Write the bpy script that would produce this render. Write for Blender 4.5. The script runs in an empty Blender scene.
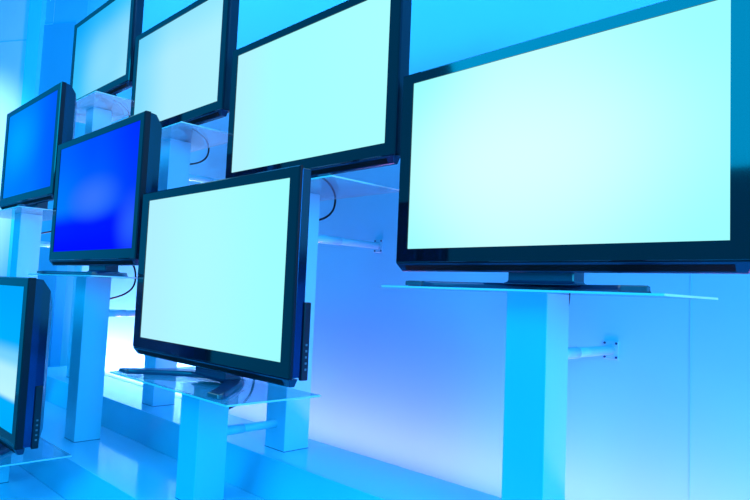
import bpy, bmesh, math
from mathutils import Matrix, Vector

S = bpy.context.scene
COL = S.collection
EYE = 1.5                      # height of the eye above the shop floor (m)

# ------------------------------------------------------------------ camera
cam_d = bpy.data.cameras.new('camera')
cam = bpy.data.objects.new('camera', cam_d)
COL.objects.link(cam)
right = Vector((0.7072094667, 0.7057189686, 0.0426087734))
up = Vector((0.01892797186, -0.0791441119, 0.9966834711))
fwd = Vector((-0.7067506647, 0.7040574884, 0.0693292940))
m = Matrix((right, up, -fwd)).transposed().to_4x4()
m.translation = (0, 0, EYE)
cam.matrix_world = m
cam_d.sensor_width = 36
cam_d.lens = 624.3943 / 750 * 36
cam_d.clip_start = 0.02
S.camera = cam

# ------------------------------------------------------------------ world and light
W = bpy.data.worlds.new('world'); S.world = W
W.use_nodes = True
bg = W.node_tree.nodes['Background']
bg.inputs[0].default_value = (0.0, 0.42, 1.0, 1)
bg.inputs[1].default_value = 0.74

def area(name, loc, target, sx, sy, power, color, spread=180):
    d = bpy.data.lights.new(name, 'AREA')
    d.shape = 'RECTANGLE'; d.size = sx; d.size_y = sy
    d.energy = power; d.color = color; d.spread = math.radians(spread)
    o = bpy.data.objects.new(name, d); COL.objects.link(o)
    o.location = loc
    o.rotation_euler = (Vector(target) - Vector(loc)).to_track_quat('-Z', 'Y').to_euler()
    return o

# LED strips low in the cove behind the platform, ceiling washers, shop lights to the right and in front
area('cove_uplight', (-1.6, 1.71, 0.80), (-1.6, 1.85, 3.0), 6.8, 0.06, 27, (1.0, 0.28, 0.75))
area('cove_uplight_far', (-4.05, 1.77, 0.80), (-4.05, 1.85, 2.2), 1.9, 0.06, 34, (1.0, 0.62, 0.9), 130)
area('ceiling_washer', (-1.6, 0.7, 4.1), (-1.6, 1.9, 2.6), 6.0, 0.3, 95, (0.10, 0.38, 1.0))
area('shop_light_right', (3.0, -0.2, 2.6), (-1.5, 1.3, 1.2), 2.0, 2.0, 150, (0.02, 0.54, 1.0))
area('shop_light_front', (-2.5, -2.6, 3.4), (-2.0, 1.3, 1.0), 3.0, 1.6, 115, (0.0, 0.50, 1.0))
sd = bpy.data.lights.new('bay_fill_spot', 'SPOT'); sd.energy = 720; sd.color = (0.55, 0.80, 1.0)  # unseen spot, added to brighten the left bay wall
sd.spot_size = math.radians(34); sd.spot_blend = 1.0; sd.shadow_soft_size = 0.08
so_ = bpy.data.objects.new('bay_fill_spot', sd); COL.objects.link(so_)
so_.location = (-5.4, -1.2, 4.2)
so_.rotation_euler = (Vector((-6.45, 1.34, 2.45)) - Vector(so_.location)).to_track_quat('-Z', 'Y').to_euler()

S.view_settings.view_transform = 'Standard'
S.view_settings.look = 'None'
S.view_settings.exposure = 0.0
S.view_settings.gamma = 1.0
S.view_settings.use_curve_mapping = False

# ------------------------------------------------------------------ materials
def principled(name, base, rough=0.5, spec=0.5, metal=0.0, coat=0.0, noise=0.0, nscale=6.0, bump=0.0):
    mt = bpy.data.materials.new(name); mt.use_nodes = True
    nt = mt.node_tree; b = nt.nodes['Principled BSDF']
    b.inputs['Base Color'].default_value = (*base, 1)
    b.inputs['Roughness'].default_value = rough
    b.inputs['Specular IOR Level'].default_value = spec
    b.inputs['Metallic'].default_value = metal
    b.inputs['Coat Weight'].default_value = coat
    b.inputs['Coat Roughness'].default_value = 0.04
    if noise or bump:
        tc = nt.nodes.new('ShaderNodeTexCoord')
        n = nt.nodes.new('ShaderNodeTexNoise'); n.inputs['Scale'].default_value = nscale
        n.inputs['Detail'].default_value = 3
        nt.links.new(tc.outputs['Object'], n.inputs['Vector'])
        if noise:
            r = nt.nodes.new('ShaderNodeValToRGB')
            r.color_ramp.elements[0].position = 0.3; r.color_ramp.elements[1].position = 0.7
            r.color_ramp.elements[0].color = (*[c * (1 - noise) for c in base], 1)
            r.color_ramp.elements[1].color = (*base, 1)
            nt.links.new(n.outputs['Fac'], r.inputs[0])
            nt.links.new(r.outputs[0], b.inputs['Base Color'])
        if bump:
            bp = nt.nodes.new('ShaderNodeBump'); bp.inputs['Strength'].default_value = bump
            bp.inputs['Distance'].default_value = 0.002
            nt.links.new(n.outputs['Fac'], bp.inputs['Height'])
            nt.links.new(bp.outputs[0], b.inputs['Normal'])
    return mt

M = {
    'wall': principled('painted_wall', (0.20, 0.74, 0.95), 0.75, 0.2, noise=0.03, nscale=3),
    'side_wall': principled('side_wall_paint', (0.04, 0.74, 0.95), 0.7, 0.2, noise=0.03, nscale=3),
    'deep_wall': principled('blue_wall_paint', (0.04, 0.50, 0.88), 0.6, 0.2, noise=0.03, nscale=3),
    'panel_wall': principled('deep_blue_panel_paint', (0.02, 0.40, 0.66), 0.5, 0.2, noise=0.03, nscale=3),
    'bay_wall': principled('bay_wall_lit', (0.55, 0.78, 0.92), 0.7, 0.2, noise=0.03, nscale=3),  # extra paleness stands in for strong light on the bay
    'groove': principled('panel_joint', (0.19, 0.67, 0.88), 0.8, 0.1),
    'platform': principled('pale_gloss_laminate', (0.16, 0.72, 0.92), 0.10, 0.35, noise=0.02, nscale=2),
    'floor': principled('shop_floor_grey', (0.35, 0.38, 0.42), 0.35, 0.4, noise=0.1, nscale=8),
    'post': principled('pale_lacquered_post', (0.24, 0.76, 0.92), 0.22, 0.45, noise=0.02, nscale=4),
    'tube': principled('pale_tube', (0.26, 0.82, 0.95), 0.25, 0.5),
    'steel': principled('pale_plate', (0.22, 0.72, 0.90), 0.35, 0.5, noise=0.05, nscale=30),
    'screw': principled('dark_screw', (0.01, 0.06, 0.16), 0.4, 0.5),
    'bezel': principled('piano_black_bezel', (0.004, 0.007, 0.014), 0.07, 0.6, coat=0.35, noise=0.1, nscale=2),
    'back': principled('shell_blue_reflection', (0.003, 0.060, 0.17), 0.2, 0.5, metal=0.9, noise=0.1, nscale=5),  # blue reflection put into the colour of the glossy black shell
    'port': principled('black_port_strip', (0.002, 0.006, 0.02), 0.3, 0.5, noise=0.1, nscale=5),
    'side': principled('black_satin_edge', (0.002, 0.008, 0.022), 0.45, 0.25, noise=0.1, nscale=5),
    'chin': principled('satin_lower_lip', (0.006, 0.045, 0.11), 0.2, 0.8, metal=0.4, noise=0.1, nscale=5),
    'grille': principled('speaker_grille_cloth', (0.002, 0.003, 0.006), 0.7, 0.2, noise=0.4, nscale=400),
    'stand': principled('blue_black_stand', (0.004, 0.035, 0.10), 0.28, 0.9, metal=0.0, coat=0.2, noise=0.1, nscale=5),
    'standtip': principled('polished_stand_tip', (0.10, 0.14, 0.18), 0.12, 0.8, metal=0.3),
    'cable': principled('black_cable', (0.004, 0.006, 0.012), 0.45, 0.4),
    'button': principled('grey_button', (0.12, 0.20, 0.26), 0.3, 0.6),
    'glass_edge': principled('ground_glass_edge', (0.75, 0.95, 0.95), 0.3, 0.6),
}

def glass():
    mt = bpy.data.materials.new('shelf_glass'); mt.use_nodes = True
    nt = mt.node_tree; nt.nodes.clear()
    out = nt.nodes.new('ShaderNodeOutputMaterial')
    tr = nt.nodes.new('ShaderNodeBsdfTransparent'); tr.inputs[0].default_value = (0.80, 0.93, 0.94, 1)
    df = nt.nodes.new('ShaderNodeBsdfDiffuse'); df.inputs[0].default_value = (0.35, 0.8, 0.95, 1)
    gl = nt.nodes.new('ShaderNodeBsdfGlossy'); gl.inputs['Roughness'].default_value = 0.03
    tl = nt.nodes.new('ShaderNodeBsdfTranslucent'); tl.inputs[0].default_value = (0.35, 0.8, 0.95, 1)
    m0 = nt.nodes.new('ShaderNodeMixShader'); m0.inputs[0].default_value = 0.5
    nt.links.new(df.outputs[0], m0.inputs[1]); nt.links.new(tl.outputs[0], m0.inputs[2])
    m1 = nt.nodes.new('ShaderNodeMixShader'); m1.inputs[0].default_value = 0.38
    nt.links.new(tr.outputs[0], m1.inputs[1]); nt.links.new(m0.outputs[0], m1.inputs[2])
    fr = nt.nodes.new('ShaderNodeFresnel'); fr.inputs['IOR'].default_value = 1.5
    geo = nt.nodes.new('ShaderNodeNewGeometry')
    # thin sheet: same reflectance from either side
    dot = nt.nodes.new('ShaderNodeVectorMath'); dot.operation = 'DOT_PRODUCT'
    nt.links.new(geo.outputs['Incoming'], dot.inputs[0]); nt.links.new(geo.outputs['Normal'], dot.inputs[1])
    ab = nt.nodes.new('ShaderNodeMath'); ab.operation = 'ABSOLUTE'
    nt.links.new(dot.outputs['Value'], ab.inputs[0])
    inv = nt.nodes.new('ShaderNodeMath'); inv.operation = 'SUBTRACT'; inv.inputs[0].default_value = 1.0
    nt.links.new(ab.outputs[0], inv.inputs[1])
    pw = nt.nodes.new('ShaderNodeMath'); pw.operation = 'POWER'; pw.inputs[1].default_value = 4.0
    nt.links.new(inv.outputs[0], pw.inputs[0])
    ma = nt.nodes.new('ShaderNodeMath'); ma.operation = 'MULTIPLY_ADD'
    ma.inputs[1].default_value = 0.92; ma.inputs[2].default_value = 0.05
    nt.links.new(pw.outputs[0], ma.inputs[0])
    nt.nodes.remove(fr)
    m2 = nt.nodes.new('ShaderNodeMixShader')
    nt.links.new(ma.outputs[0], m2.inputs[0])
    nt.links.new(m1.outputs[0], m2.inputs[1]); nt.links.new(gl.outputs[0], m2.inputs[2])
    nt.links.new(m2.outputs[0], out.inputs[0])
    return mt
M['glass'] = glass()

def screen_glow(name, stops_u, strength=1.0, stops_v=None, blob=None, gloss=0.02):
    """Emissive screen ramp; reflections and viewing-angle tint are painted into its colours."""
    mt = bpy.data.materials.new(name); mt.use_nodes = True
    nt = mt.node_tree; nt.nodes.clear()
    out = nt.nodes.new('ShaderNodeOutputMaterial')
    tc = nt.nodes.new('ShaderNodeTexCoord'); sp = nt.nodes.new('ShaderNodeSeparateXYZ')
    nt.links.new(tc.outputs['UV'], sp.inputs[0])
    def ramp(sock, stops):
        r = nt.nodes.new('ShaderNodeValToRGB'); r.color_ramp.interpolation = 'EASE'
        e = r.color_ramp.elements
        while len(e) < len(stops): e.new(0.5)
        for el, (p, c) in zip(e, stops):
            el.position = p; el.color = (*c, 1)
        nt.links.new(sock, r.inputs[0]); return r.outputs[0]
    c = ramp(sp.outputs['X'], stops_u)
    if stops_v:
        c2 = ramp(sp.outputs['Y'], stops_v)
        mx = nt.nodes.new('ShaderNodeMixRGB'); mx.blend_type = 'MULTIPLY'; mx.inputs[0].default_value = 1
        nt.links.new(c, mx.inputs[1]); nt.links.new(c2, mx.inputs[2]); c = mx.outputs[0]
    for (cx, cy, rx, ry, colr) in (blob or []):  # soft glow and reflection patches mixed into the emission colour
        mp = nt.nodes.new('ShaderNodeMapping'); mp.vector_type = 'POINT'
        mp.inputs['Scale'].default_value = (1 / rx, 1 / ry, 0)
        mp.inputs['Location'].default_value = (-cx / rx, -cy / ry, 0)
        nt.links.new(tc.outputs['UV'], mp.inputs[0])
        g = nt.nodes.new('ShaderNodeTexGradient'); g.gradient_type = 'SPHERICAL'
        nt.links.new(mp.outputs[0], g.inputs[0])
        sm = nt.nodes.new('ShaderNodeMapRange'); sm.interpolation_type = 'SMOOTHSTEP'
        nt.links.new(g.outputs['Fac'], sm.inputs[0])
        mx = nt.nodes.new('ShaderNodeMixRGB')
        nt.links.new(sm.outputs[0], mx.inputs[0]); nt.links.new(c, mx.inputs[1])
        mx.inputs[2].default_value = (*colr, 1); c = mx.outputs[0]
    em = nt.nodes.new('ShaderNodeEmission'); em.inputs[1].default_value = strength
    nt.links.new(c, em.inputs[0])
    gl = nt.nodes.new('ShaderNodeBsdfGlossy'); gl.inputs['Roughness'].default_value = 0.25
    gl.inputs[0].default_value = (gloss,) * 3 + (1,)
    ad = nt.nodes.new('ShaderNodeAddShader')
    nt.links.new(em.outputs[0], ad.inputs[0]); nt.links.new(gl.outputs[0], ad.inputs[1])
    nt.links.new(ad.outputs[0], out.inputs[0])
    return mt

# ------------------------------------------------------------------ mesh helpers
def link(name, bm, mats, parent=None, smooth=False):
    me = bpy.data.meshes.new(name)
    bmesh.ops.recalc_face_normals(bm, faces=bm.faces)
    bm.to_mesh(me); bm.free()
    if not isinstance(mats, (list, tuple)): mats = [mats]
    for k in mats: me.materials.append(k)
    if smooth:
        for p in me.polygons: p.use_smooth = True
    o = bpy.data.objects.new(name, me); COL.objects.link(o)
    if parent is not None: o.parent = parent
    return o

def tag(o, label=None, cat=None, group=None, kind=None):
    if label: o['label'] = label
    if cat: o['category'] = cat
    if group: o['group'] = group
    if kind: o['kind'] = kind
    return o

def empty(name, loc):
    o = bpy.data.objects.new(name, None); COL.objects.link(o)
    o.location = loc; o.empty_display_size = 0.05
    return o

def box(bm, x0, x1, y0, y1, z0, z1, bev=0.0, seg=2, mi=0):
    vs = [bm.verts.new((x, y, z)) for x in (x0, x1) for y in (y0, y1) for z in (z0, z1)]
    idx = [(0, 1, 3, 2), (4, 6, 7, 5), (0, 4, 5, 1), (2, 3, 7, 6), (0, 2, 6, 4), (1, 5, 7, 3)]
    fs = [bm.faces.new([vs[i] for i in f]) for f in idx]
    for f in fs: f.material_index = mi
    if bev:
        es = list({e for f in fs for e in f.edges})
        bmesh.ops.bevel(bm, geom=es, offset=bev, segments=seg, profile=0.5, affect='EDGES')
    return fs

def prism_x(bm, prof, x0, x1, mi=0, ins=0.0):
    """closed (y, z) profile swept along X"""
    a = [bm.verts.new((x0, y, z)) for y, z in prof]
    b = [bm.verts.new((x1, y, z)) for y, z in prof]
    n = len(prof)
    fs = [bm.faces.new((a[i], a[(i + 1) % n], b[(i + 1) % n], b[i])) for i in range(n)]
    fs += [bm.faces.new(a), bm.faces.new(b)]
    for f in fs: f.material_index = mi

def prism_z(bm, poly, z0, z1, bev=0.0):
    a = [bm.verts.new((x, y, z0)) for x, y in poly]
    b = [bm.verts.new((x, y, z1)) for x, y in poly]
    n = len(poly)
    for i in range(n):
        bm.faces.new((a[i], a[(i + 1) % n], b[(i + 1) % n], b[i]))
    bm.faces.new(a); top = bm.faces.new(b)
    if bev:
        bmesh.ops.bevel(bm, geom=list(top.edges), offset=bev, segments=2, profile=0.5, affect='EDGES')

def cyl_y(bm, x, z, y0, y1, r, n=24):
    a = [bm.verts.new((x + r * math.cos(t), y0, z + r * math.sin(t))) for t in [2 * math.pi * i / n for i in range(n)]]
    b = [bm.verts.new((v.co.x, y1, v.co.z)) for v in a]
    for i in range(n):
        f = bm.faces.new((a[i], a[(i + 1) % n], b[(i + 1) % n], b[i])); f.smooth = True
    bm.faces.new(a); bm.faces.new(b)

# ------------------------------------------------------------------ setting
bm = bmesh.new(); box(bm, -9, 4.5, -4, 3.2, -0.05, 0)
tag(link('floor', bm, M['floor']), kind='structure')
bm = bmesh.new(); box(bm, -5.504, 4.5, 1.87, 1.97, 0, 4.6)
tag(link('wall_back', bm, M['wall']), kind='structure')
bm = bmesh.new(); box(bm, -0.6155, -0.6140, 1.8685, 1.8705, 0.0, 4.6)
tag(link('trim_1', bm, M['groove']), kind='structure')

# end wall folds towards the shop at 30 degrees; all in plan coordinates along it
P0 = Vector((-5.504, 1.87)); D0 = Vector((-math.cos(math.radians(30)), -math.sin(math.radians(30))))
N0 = Vector((D0.y, -D0.x))
if N0.dot(Vector((0, 0)) - P0) < 0: N0 = -N0
def plan(t, off): return tuple(P0 + D0 * t + N0 * off)
def wall_piece(name, t0, t1, off, thick, z0, z1, mat):
    b = bmesh.new(); prism_z(b, [plan(t0, off), plan(t1, off), plan(t1, off - thick), plan(t0, off - thick)], z0, z1)
    return tag(link(name, b, mat), kind='structure')
wall_piece('wall_left', 0.0, 0.430, 0.0, 0.1, 0, 4.6, M['deep_wall'])
wall_piece('wall_corner_pillar', 0.430, 0.565, 0.05, 0.15, 0, 4.6, M['side_wall'])
wall_piece('wall_left_bay', 0.565, 4.0, 0.02, 0.12, 0, 4.6, M['bay_wall'])
wall_piece('wall_left_panel', 0.10, 0.430, 0.006, 0.0055, 0, 3.72, M['panel_wall'])
wall_piece('trim_2', 0.34, 0.344, 0.0015, 0.001, 3.73, 4.6, M['groove'])
wall_piece('trim_3', 0.344, 0.430, 0.003, 0.004, 3.72, 3.728, M['groove'])
wall_piece('trim_4', 0.566, 2.2, 0.0215, 0.002, 3.585, 3.595, M['groove'])

# stepped platform: three tiers
TOPS = {'back': EYE - 0.572, 'mid': EYE - 0.69, 'low': EYE - 0.812}
def tier(prof, label):
    y0 = min(p[0] for p in prof)
    b = bmesh.new(); prism_x(b, [(y - y0, z) for y, z in prof], -3.02, 4.4)
    o = link('platform_step', b, M['platform']); o.location = (-1.4, y0, 0)
    bv = o.modifiers.new('edge', 'BEVEL'); bv.width = 0.002; bv.segments = 2; bv.limit_method = 'ANGLE'
    tag(o, label, 'platform', 'glossy white steps of the display platform')
tier([(1.30, TOPS['back']), (1.583, TOPS['back']), (1.583, 0.0), (1.256, 0.0), (1.256, TOPS['mid'])], 'highest glossy white platform step, next to the glowing wall')
tier([(0.932, TOPS['mid']), (1.2545, TOPS['mid']), (1.2545, 0.0), (0.897, 0.0), (0.897, TOPS['low'])], 'middle glossy white platform step, under the low central television')
tier([(0.55, TOPS['low']), (0.8955, TOPS['low']), (0.8955, 0.0), (0.53, 0.0)], 'lowest glossy white platform step, at the lower left corner')

# cove fixture housing behind the platform (the uplights sit on it)
bm = bmesh.new(); box(bm, -5.3, 1.8, 1.68, 1.83, 0.73, 0.785, 0.006)
tag(link('cove_light_housing', bm, M['tube']), 'long white light housing low in the gap behind the platform', 'light housing')

# ------------------------------------------------------------------ pedestals
PITCH = 1.0143
ROWS = {'back': dict(y=1.40, post=1.378, base='back', target=1.87),
        'mid': dict(y=1.06, post=1.035, base='mid', target=1.378),
        'low': dict(y=0.69, post=0.685, base='low', target=None)}
def pedestal(row, col, zs, label, rod=None):
    R = ROWS[row]
    cx = -0.841 - PITCH * col
    base = TOPS[R['base']]
    root = empty('display_pedestal', (cx, R['post'] + 0.055, base))
    tag(root, label, 'display stand', 'white pedestals with glass shelves under the televisions')
    h = EYE + zs - base            # top of the glass above the step
    b = bmesh.new(); box(b, -0.056, 0.060, -0.055, 0.055, 0.0, h - 0.005, 0.0015, 1)
    link('post', b, M['post'], root)
    b = bmesh.new(); box(b, -0.0565, 0.0605, -0.0552, 0.0552, 0.0, 0.002)
    link('foot_seal', b, M['screw'], root)
    y0, y1 = (-0.165, 0.165) if row == 'back' else (-0.155, 0.175)
    b = bmesh.new()
    fs = box(b, -0.40, 0.376, y0, y1, h - 0.005, h)
    for f in fs:
        if abs(f.calc_center_median().z - (h - 0.0025)) < 0.001: f.material_index = 1
    link('glass_shelf', b, [M['glass'], M['glass_edge']], root)
    if rod and R['target']:
        L = R['target'] - (R['post'] + 0.055)
        zr = h - 0.165
        b = bmesh.new(); cyl_y(b, 0, 0, 0, L - 0.0555, 0.0145)
        ro = empty('support_rod', (cx, R['post'] + 0.1105, base + zr))
        tag(ro, rod, 'support rod', 'white round rods bracing the posts')
        link('tube', b, M['tube'], ro)
        L -= 0.0555; zr = 0
        b = bmesh.new(); cyl_y(b, 0, zr, 0.0, L * 0.42, 0.0165)
        link('sleeve', b, M['tube'], ro)
        if row == 'back':
            b = bmesh.new(); box(b, -0.024, 0.024, L - 0.004, L, zr - 0.028, zr + 0.028, 0.001, 1)
            link('flange', b, M['steel'], ro)
            for sx in (-1, 1):
                for sz in (-1, 1):
                    b = bmesh.new(); cyl_y(b, 0.018 * sx, zr + 0.021 * sz, L - 0.007, L - 0.004, 0.0035, 10)
                    link('screw', b, M['screw'], ro)
    return root

def cable(row, col, zs, label):
    R = ROWS[row]; cx = -0.841 - PITCH * col - 0.015
    y = R['y']; z = EYE + zs
    pts = [(0.115, 0.13), (0.165, 0.10), (0.212, 0.066), (0.229, 0.02), (0.226, -0.034), (0.20, -0.066), (0.155, -0.090), (0.095, -0.105)]
    cu = bpy.data.curves.new('power_cable', 'CURVE'); cu.dimensions = '3D'
    cu.bevel_depth = 0.0042; cu.bevel_resolution = 3
    sp = cu.splines.new('NURBS'); sp.points.add(len(pts) - 1)
    for p, (dy, dz) in zip(sp.points, pts): p.co = (0, dy, dz, 1)
    sp.use_endpoint_u = True; sp.order_u = 3; sp.resolution_u = 8
    cu.materials.append(M['cable'])
    tmp = bpy.data.objects.new('tmp_curve', cu)
    me = bpy.data.meshes.new_from_object(tmp)
    me.name = 'power_cable'
    for p in me.polygons: p.use_smooth = True
    bpy.data.objects.remove(tmp)
    o = bpy.data.objects.new('power_cable', me); COL.objects.link(o)
    o.location = (cx, y, z)
    tag(o, label, 'cable', 'black cables looping behind the televisions')

# ------------------------------------------------------------------ televisions
def ring(bm, x0, x1, z0, z1, X0, X1, Z0, Z1, y, ydeep, inset):
    """front bezel: flat face ring, outer sides going back to ydeep, small step in to the screen"""
    o = [(X0, Z0), (X1, Z0), (X1, Z1), (X0, Z1)]
    i = [(x0, z0), (x1, z0), (x1, z1), (x0, z1)]
    c = 0.004
    of = [bm.verts.new((x + (c if x == X0 else -c), y, z + (c if z == Z0 else -c))) for x, z in o]
    om = [bm.verts.new((x, y + c, z)) for x, z in o]
    ob = [bm.verts.new((x, ydeep, z)) for x, z in o]
    fi = [bm.verts.new((x, y, z)) for x, z in i]
    bi = [bm.verts.new((x, y + inset, z)) for x, z in i]
    for k in range(4):
        l = (k + 1) % 4
        bm.faces.new((of[k], of[l], fi[l], fi[k]))
        bm.faces.new((of[l], of[k], om[k], om[l]))
        bm.faces.new((om[l], om[k], ob[k], ob[l])).material_index = 1
        bm.faces.new((fi[k], fi[l], bi[l], bi[k]))
    bm.faces.new(ob)

def television(row, col, zs, X0, X1, Z0, Z1, screen_mat, label, ports=False, fat=True,
               side=0.046, top=0.033, bot=0.043, foot_dx=0.0, depth=0.060, shell='back'):
    """X0..Z1: lit screen rectangle in metres (z from eye height)."""
    R = ROWS[row]; y = R['y']
    cx = -0.841 - PITCH * col
    root = empty('television', (cx, y, EYE + zs))
    tag(root, label, 'television', 'black flat screen televisions on glass shelves')
    x0, x1, z0, z1 = X0 - cx, X1 - cx, Z0 - zs, Z1 - zs
    A0, A1, B0, B1 = x0 - side - (0.014 if row == 'mid' else 0.0), x1 + side, z0 - bot, z1 + top
    rd = 0.026 if fat else 0.012
    b = bmesh.new(); ring(b, x0, x1, z0, z1, A0, A1, B0, B1, 0.0, rd, 0.004)
    link('bezel', b, [M['bezel'], M['side']], root)
    b = bmesh.new()
    vs = [b.verts.new((x, 0.0035, z)) for x, z in ((x0, z0), (x1, z0), (x1, z1), (x0, z1))]
    f = b.faces.new(vs); uv = b.loops.layers.uv.new('UVMap')
    for lp, c in zip(f.loops, ((0, 0), (1, 0), (1, 1), (0, 1))): lp[uv].uv = c
    me = bpy.data.meshes.new('screen'); b.to_mesh(me); b.free(); me.materials.append(screen_mat)
    so = bpy.data.objects.new('screen', me); COL.objects.link(so); so.parent = root
    # rear shell: steps in, then chamfers towards the back
    b = bmesh.new()
    yb = 0.058
    if not fat:
        box(b, A0 + 0.006, A1 - 0.004, rd + 0.0005, depth, B0 + 0.002, B1 - 0.006, 0.004)
        box(b, A0 + 0.10, A1 - 0.10, depth, depth + 0.025, B0 + 0.03, B1 - 0.07, 0.008)
    else:
        q = []
        for (yy, dx, dt, db) in ((rd + 0.0005, 0.002, 0.003, 0.002), (0.050, 0.003, 0.006, 0.002), (0.078, 0.006, 0.045, 0.02), (0.105, 0.06, 0.10, 0.05)):
            q.append([b.verts.new((x, yy, z)) for x, z in ((A0 + dx, B0 + db), (A1 - dx, B0 + db), (A1 - dx, B1 - dt), (A0 + dx, B1 - dt))])
        for u, v in zip(q, q[1:]):
            for k in range(4):
                l = (k + 1) % 4; b.faces.new((u[k], u[l], v[l], v[k]))
        b.faces.new(q[0]); b.faces.new(q[-1])
    link('rear_shell', b, M[shell], root)
    # lower lip: chamfered bar with the dark speaker slot let into its sloping face
    b = bmesh.new()
    L0, L1 = A0 + 0.002, A1 - 0.002
    T = B0 - 0.0003
    prof = [(0.001, T), (0.034, T), (0.034, T - 0.024), (0.016, T - 0.024)]
    n = 4
    a = [b.verts.new((L0 + (0.014 if zz < T - 0.01 else 0), yy, zz)) for yy, zz in prof]
    c = [b.verts.new((L1 - (0.014 if zz < T - 0.01 else 0), yy, zz)) for yy, zz in prof]
    for i in range(n): b.faces.new((a[i], a[(i + 1) % n], c[(i + 1) % n], c[i]))
    b.faces.new(a); b.faces.new(c)
    bmesh.ops.bevel(b, geom=list(b.edges), offset=0.0015, segments=1, affect='EDGES')
    lip = link('lower_lip', b, M['chin'], root)
    b = bmesh.new()
    def lp(t, out): # point on the sloping face, t 0 top..1 bottom
        return (0.001 + 0.015 * t - 0.85 * out, T - 0.024 * t - 0.53 * out)
    prism_x(b, [lp(0.24, 0.0012), lp(0.24, -0.004), lp(0.82, -0.004), lp(0.82, 0.0012)], L0 + 0.036, L1 - 0.036)
    link('speaker_slot', b, M['grille'], root)
    # stand: neck and crescent foot
    b = bmesh.new()
    hb = T - 0.022
    q0 = [(-0.095, 0.040), (0.095, 0.040), (0.095, 0.098), (-0.095, 0.098)]
    q1 = [(-0.110, 0.030), (0.110, 0.030), (0.110, 0.115), (-0.110, 0.115)]
    lo = [b.verts.new((x, yy, 0.017)) for x, yy in q1]
    mi_ = [b.verts.new((x, yy, 0.024)) for x, yy in q0]
    hi = [b.verts.new((x, yy, hb + 0.03)) for x, yy in q0]
    for u, v in ((lo, mi_), (mi_, hi)):
        for k in range(4):
            l = (k + 1) % 4; b.faces.new((u[k], u[l], v[l], v[k]))
    b.faces.new(lo); b.faces.new(hi)
    bmesh.ops.bevel(b, geom=list(b.edges), offset=0.003, segments=1, affect='EDGES')
    link('neck', b, M['stand'], root)
    # foot: outer (rear) and inner (front) arcs from tip to tip
    n = 28; outer = []; inner = []
    for i in range(n + 1):
        s = -1 + 2 * i / n
        a_ = abs(s)
        outer.append((0.335 * s + foot_dx, 0.180 - 0.270 * a_ ** 1.5))
        inner.append((0.275 * s + foot_dx, 0.085 - 0.185 * a_ ** 1.7))
    b = bmesh.new()
    def ztop(i):
        s = abs(-1 + 2 * i / n); return 0.016 + 0.006 * (1 - s)
    Ob = [b.verts.new((x, yy, 0.0005)) for x, yy in outer]; Ib = [b.verts.new((x, yy, 0.0005)) for x, yy in inner]
    Ot = [b.verts.new((x * 0.985, yy - 0.006, ztop(i))) for i, (x, yy) in enumerate(outer)]
    It = [b.verts.new((x * 0.99, yy + 0.006, ztop(i))) for i, (x, yy) in enumerate(inner)]
    for i in range(n):
        for fv in ((Ob[i], Ob[i + 1], Ot[i + 1], Ot[i]), (Ib[i], Ib[i + 1], It[i + 1], It[i]),
                   (Ot[i], Ot[i + 1], It[i + 1], It[i]), (Ob[i], Ob[i + 1], Ib[i + 1], Ib[i])):
            f = b.faces.new(fv); f.smooth = fv[0] is not Ot[i]
    for i in (0, n): b.faces.new((Ob[i], Ot[i], It[i], Ib[i]))
    ft = link('stand_foot', b, M['stand'], root)
    for s in (-1, 1):
        b = bmesh.new()
        xa, xb = sorted((0.276 * s + foot_dx, 0.333 * s + foot_dx))
        box(b, xa, xb, -0.107, -0.088, 0.002, 0.015, 0.003)
        link('foot_tip', b, M['standtip'], ft)
    if ports:
        b = bmesh.new()
        yp = 0.041 if not fat else 0.052
        box(b, A1 - 0.012, A1 + 0.002, yp, yp + 0.024, B0 - 0.006, B0 + 0.212, 0.003)
        pp = link('port_panel', b, M['port'], root)
        for k in range(5):
            zz = B0 + 0.022 + k * 0.017
            b = bmesh.new(); box(b, A1 + 0.002, A1 + 0.0035, yp + 0.009, yp + 0.016, zz, zz + 0.006, 0.0006, 1)
            link('button', b, M['button'], pp)
    return root

Wt = (1, 1, 1)
P = {}  # pale screens: viewing-angle tint painted in; blue ones: reflections too
P['A'] = screen_glow('pale_cyan_screen_tint', [(0, (0.33, 1, 1)), (0.4, (0.52, 1, 1)), (1, (0.34, 1, 1))], 1.0,
                 blob=[(0.42, 0.45, 0.75, 0.7, (0.70, 1.0, 1.0))])
P['C'] = screen_glow('aqua_screen_tint', [(0, (0.44, 0.90, 1)), (0.35, (0.38, 1, 1)), (1, (0.40, 1, 1))], 1.0)
P['D'] = screen_glow('ice_blue_screen_tint', [(0, (0.44, 0.88, 1)), (0.45, (0.42, 0.97, 1)), (1, (0.35, 1, 1))], 1.0)
P['F'] = screen_glow('light_blue_screen_tint', [(0, (0.22, 0.72, 1)), (0.5, (0.42, 0.85, 1)), (1, (0.42, 0.88, 1))], 1.0,
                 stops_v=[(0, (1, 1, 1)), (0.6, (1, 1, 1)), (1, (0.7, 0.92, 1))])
P['G'] = screen_glow('sky_blue_screen_reflection', [(0, (0.03, 0.50, 1)), (0.55, (0.14, 0.62, 1)), (1, (0.26, 0.72, 1))], 1.0,
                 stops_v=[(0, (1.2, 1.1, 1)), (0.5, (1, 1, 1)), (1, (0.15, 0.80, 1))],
                 blob=[(0.62, 0.28, 0.5, 0.6, (0.24, 0.72, 1.0))])  # steep-angle reflection painted into the emission
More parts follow.
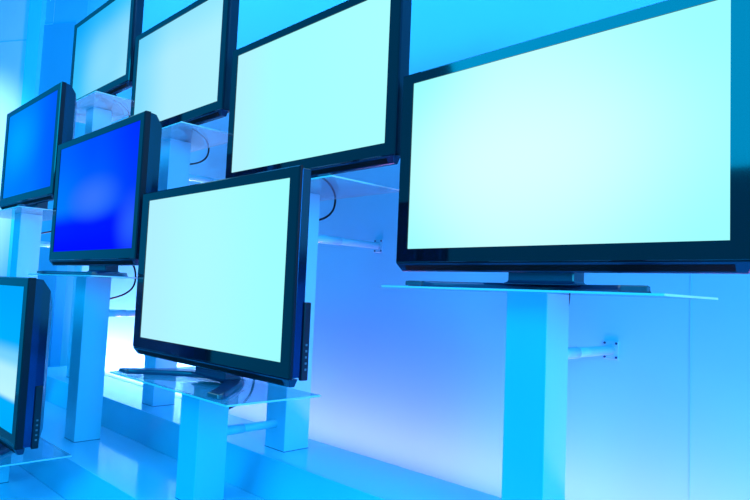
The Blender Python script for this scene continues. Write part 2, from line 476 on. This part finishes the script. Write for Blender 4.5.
P['B'] = screen_glow('deep_blue_screen_reflection', [(0, (0.0, 0.16, 1)), (0.5, (0.0, 0.10, 1)), (1, (0.0, 0.035, 1))], 1.0,
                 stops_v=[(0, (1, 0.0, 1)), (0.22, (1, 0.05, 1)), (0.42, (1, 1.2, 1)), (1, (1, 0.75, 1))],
                 blob=[(0.50, 0.46, 0.42, 0.26, (0.035, 0.17, 1.0)), (0.98, 0.2, 0.25, 0.35, (0.02, 0.11, 1.0))])  # reflected patches and band painted over the panel's own blue
P['E'] = screen_glow('bright_blue_screen_reflection', [(0, (0.0, 0.22, 1)), (0.5, (0.0, 0.19, 1)), (1, (0.0, 0.11, 1))], 1.0,
                 blob=[(0.25, 0.62, 0.6, 0.6, (0.0, 0.36, 1.0))])
P['H'] = screen_glow('banded_blue_screen_reflection', [(0, Wt), (1, Wt)], 1.0,
                 stops_v=[(0, (0.0, 0.40, 1)), (0.19, (0.0, 0.42, 1)), (0.24, (0.5, 0.92, 1)), (0.40, (0.45, 0.88, 1)), (0.50, (0.18, 0.65, 1)), (0.62, (0.0, 0.42, 1)), (1, (0.0, 0.38, 1))])  # lower blue band is a reflection painted into the emission

ZS = {'A': 0.024, 'C': 0.3657, 'F': 0.7073, 'G': 1.0489, 'D': -0.3175, 'B': 0.024, 'E': 0.3657, 'H': -0.659}
television('back', 0, ZS['A'], -1.269, -0.386, 0.1386, 0.651, P['A'], 'largest-looking television on the right, pale cyan screen above a bare wall', fat=False, shell='port')
television('back', 1, ZS['C'], -2.286, -1.383, 0.481, 0.988, P['C'], 'aqua-screened television in the top middle, left of the large right-hand one', fat=False, side=0.045, shell='port')
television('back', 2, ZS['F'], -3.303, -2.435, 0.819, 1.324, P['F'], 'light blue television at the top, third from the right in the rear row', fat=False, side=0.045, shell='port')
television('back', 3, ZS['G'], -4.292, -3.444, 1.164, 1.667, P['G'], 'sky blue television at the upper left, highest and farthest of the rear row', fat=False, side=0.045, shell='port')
television('mid', 1, ZS['D'], -2.304, -1.418, -0.202, 0.317, P['D'], 'low centre television with white-cyan screen and port strip on its right side', ports=True, fat=False, foot_dx=-0.035, depth=0.047, side=0.043)
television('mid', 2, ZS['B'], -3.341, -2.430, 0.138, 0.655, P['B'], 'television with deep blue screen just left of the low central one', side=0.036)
television('mid', 3, ZS['E'], -4.325, -3.460, 0.481, 0.992, P['E'], 'far left television with brighter blue screen behind the deep blue one', side=0.045)
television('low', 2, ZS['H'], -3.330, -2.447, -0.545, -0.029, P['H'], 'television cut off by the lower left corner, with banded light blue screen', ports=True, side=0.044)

pedestal('back', 0, ZS['A'], 'white post and glass shelf under the large right-hand television', 'white rod from the wall to the post of the large right-hand television')
pedestal('back', 1, ZS['C'], 'white post on the top step behind the low central television', 'white rod fixed to the bare wall right of the low central television')
pedestal('back', 2, ZS['F'], 'tall white post and glass shelf under the light blue top television', 'white rod to the wall behind the light blue top television post')
pedestal('back', 3, ZS['G'], 'tallest white post, under the farthest upper left television', 'white rod to the wall behind the farthest upper left post')
pedestal('mid', 1, ZS['D'], 'short white post and wide glass shelf under the low central television', 'white rod joining the two posts below the low central television')
pedestal('mid', 2, ZS['B'], 'white post and glass shelf under the deep blue television', 'white rod crossing right of the post under the deep blue television')
pedestal('mid', 3, ZS['E'], 'white post and glass shelf under the far left bright blue television', 'white rod seen in the gap between the two blue televisions')
pedestal('low', 2, ZS['H'], 'low glass shelf and post at the lower left corner under the cut-off television')

cable('back', 0, ZS['A'], 'black cable peeping out right of the post below the large right-hand television')
cable('back', 1, ZS['C'], 'black cable looping below the aqua television on the bare wall')
cable('back', 2, ZS['F'], 'black cable looping below the light blue top television')
cable('back', 3, ZS['G'], 'black cable looping below the farthest upper left television')
cable('mid', 1, ZS['D'], 'black cable behind the low central television, tip showing under its shelf')
cable('mid', 2, ZS['B'], 'black cable looping right of the post below the deep blue television')
cable('mid', 3, ZS['E'], 'black cable behind the post below the far left television')
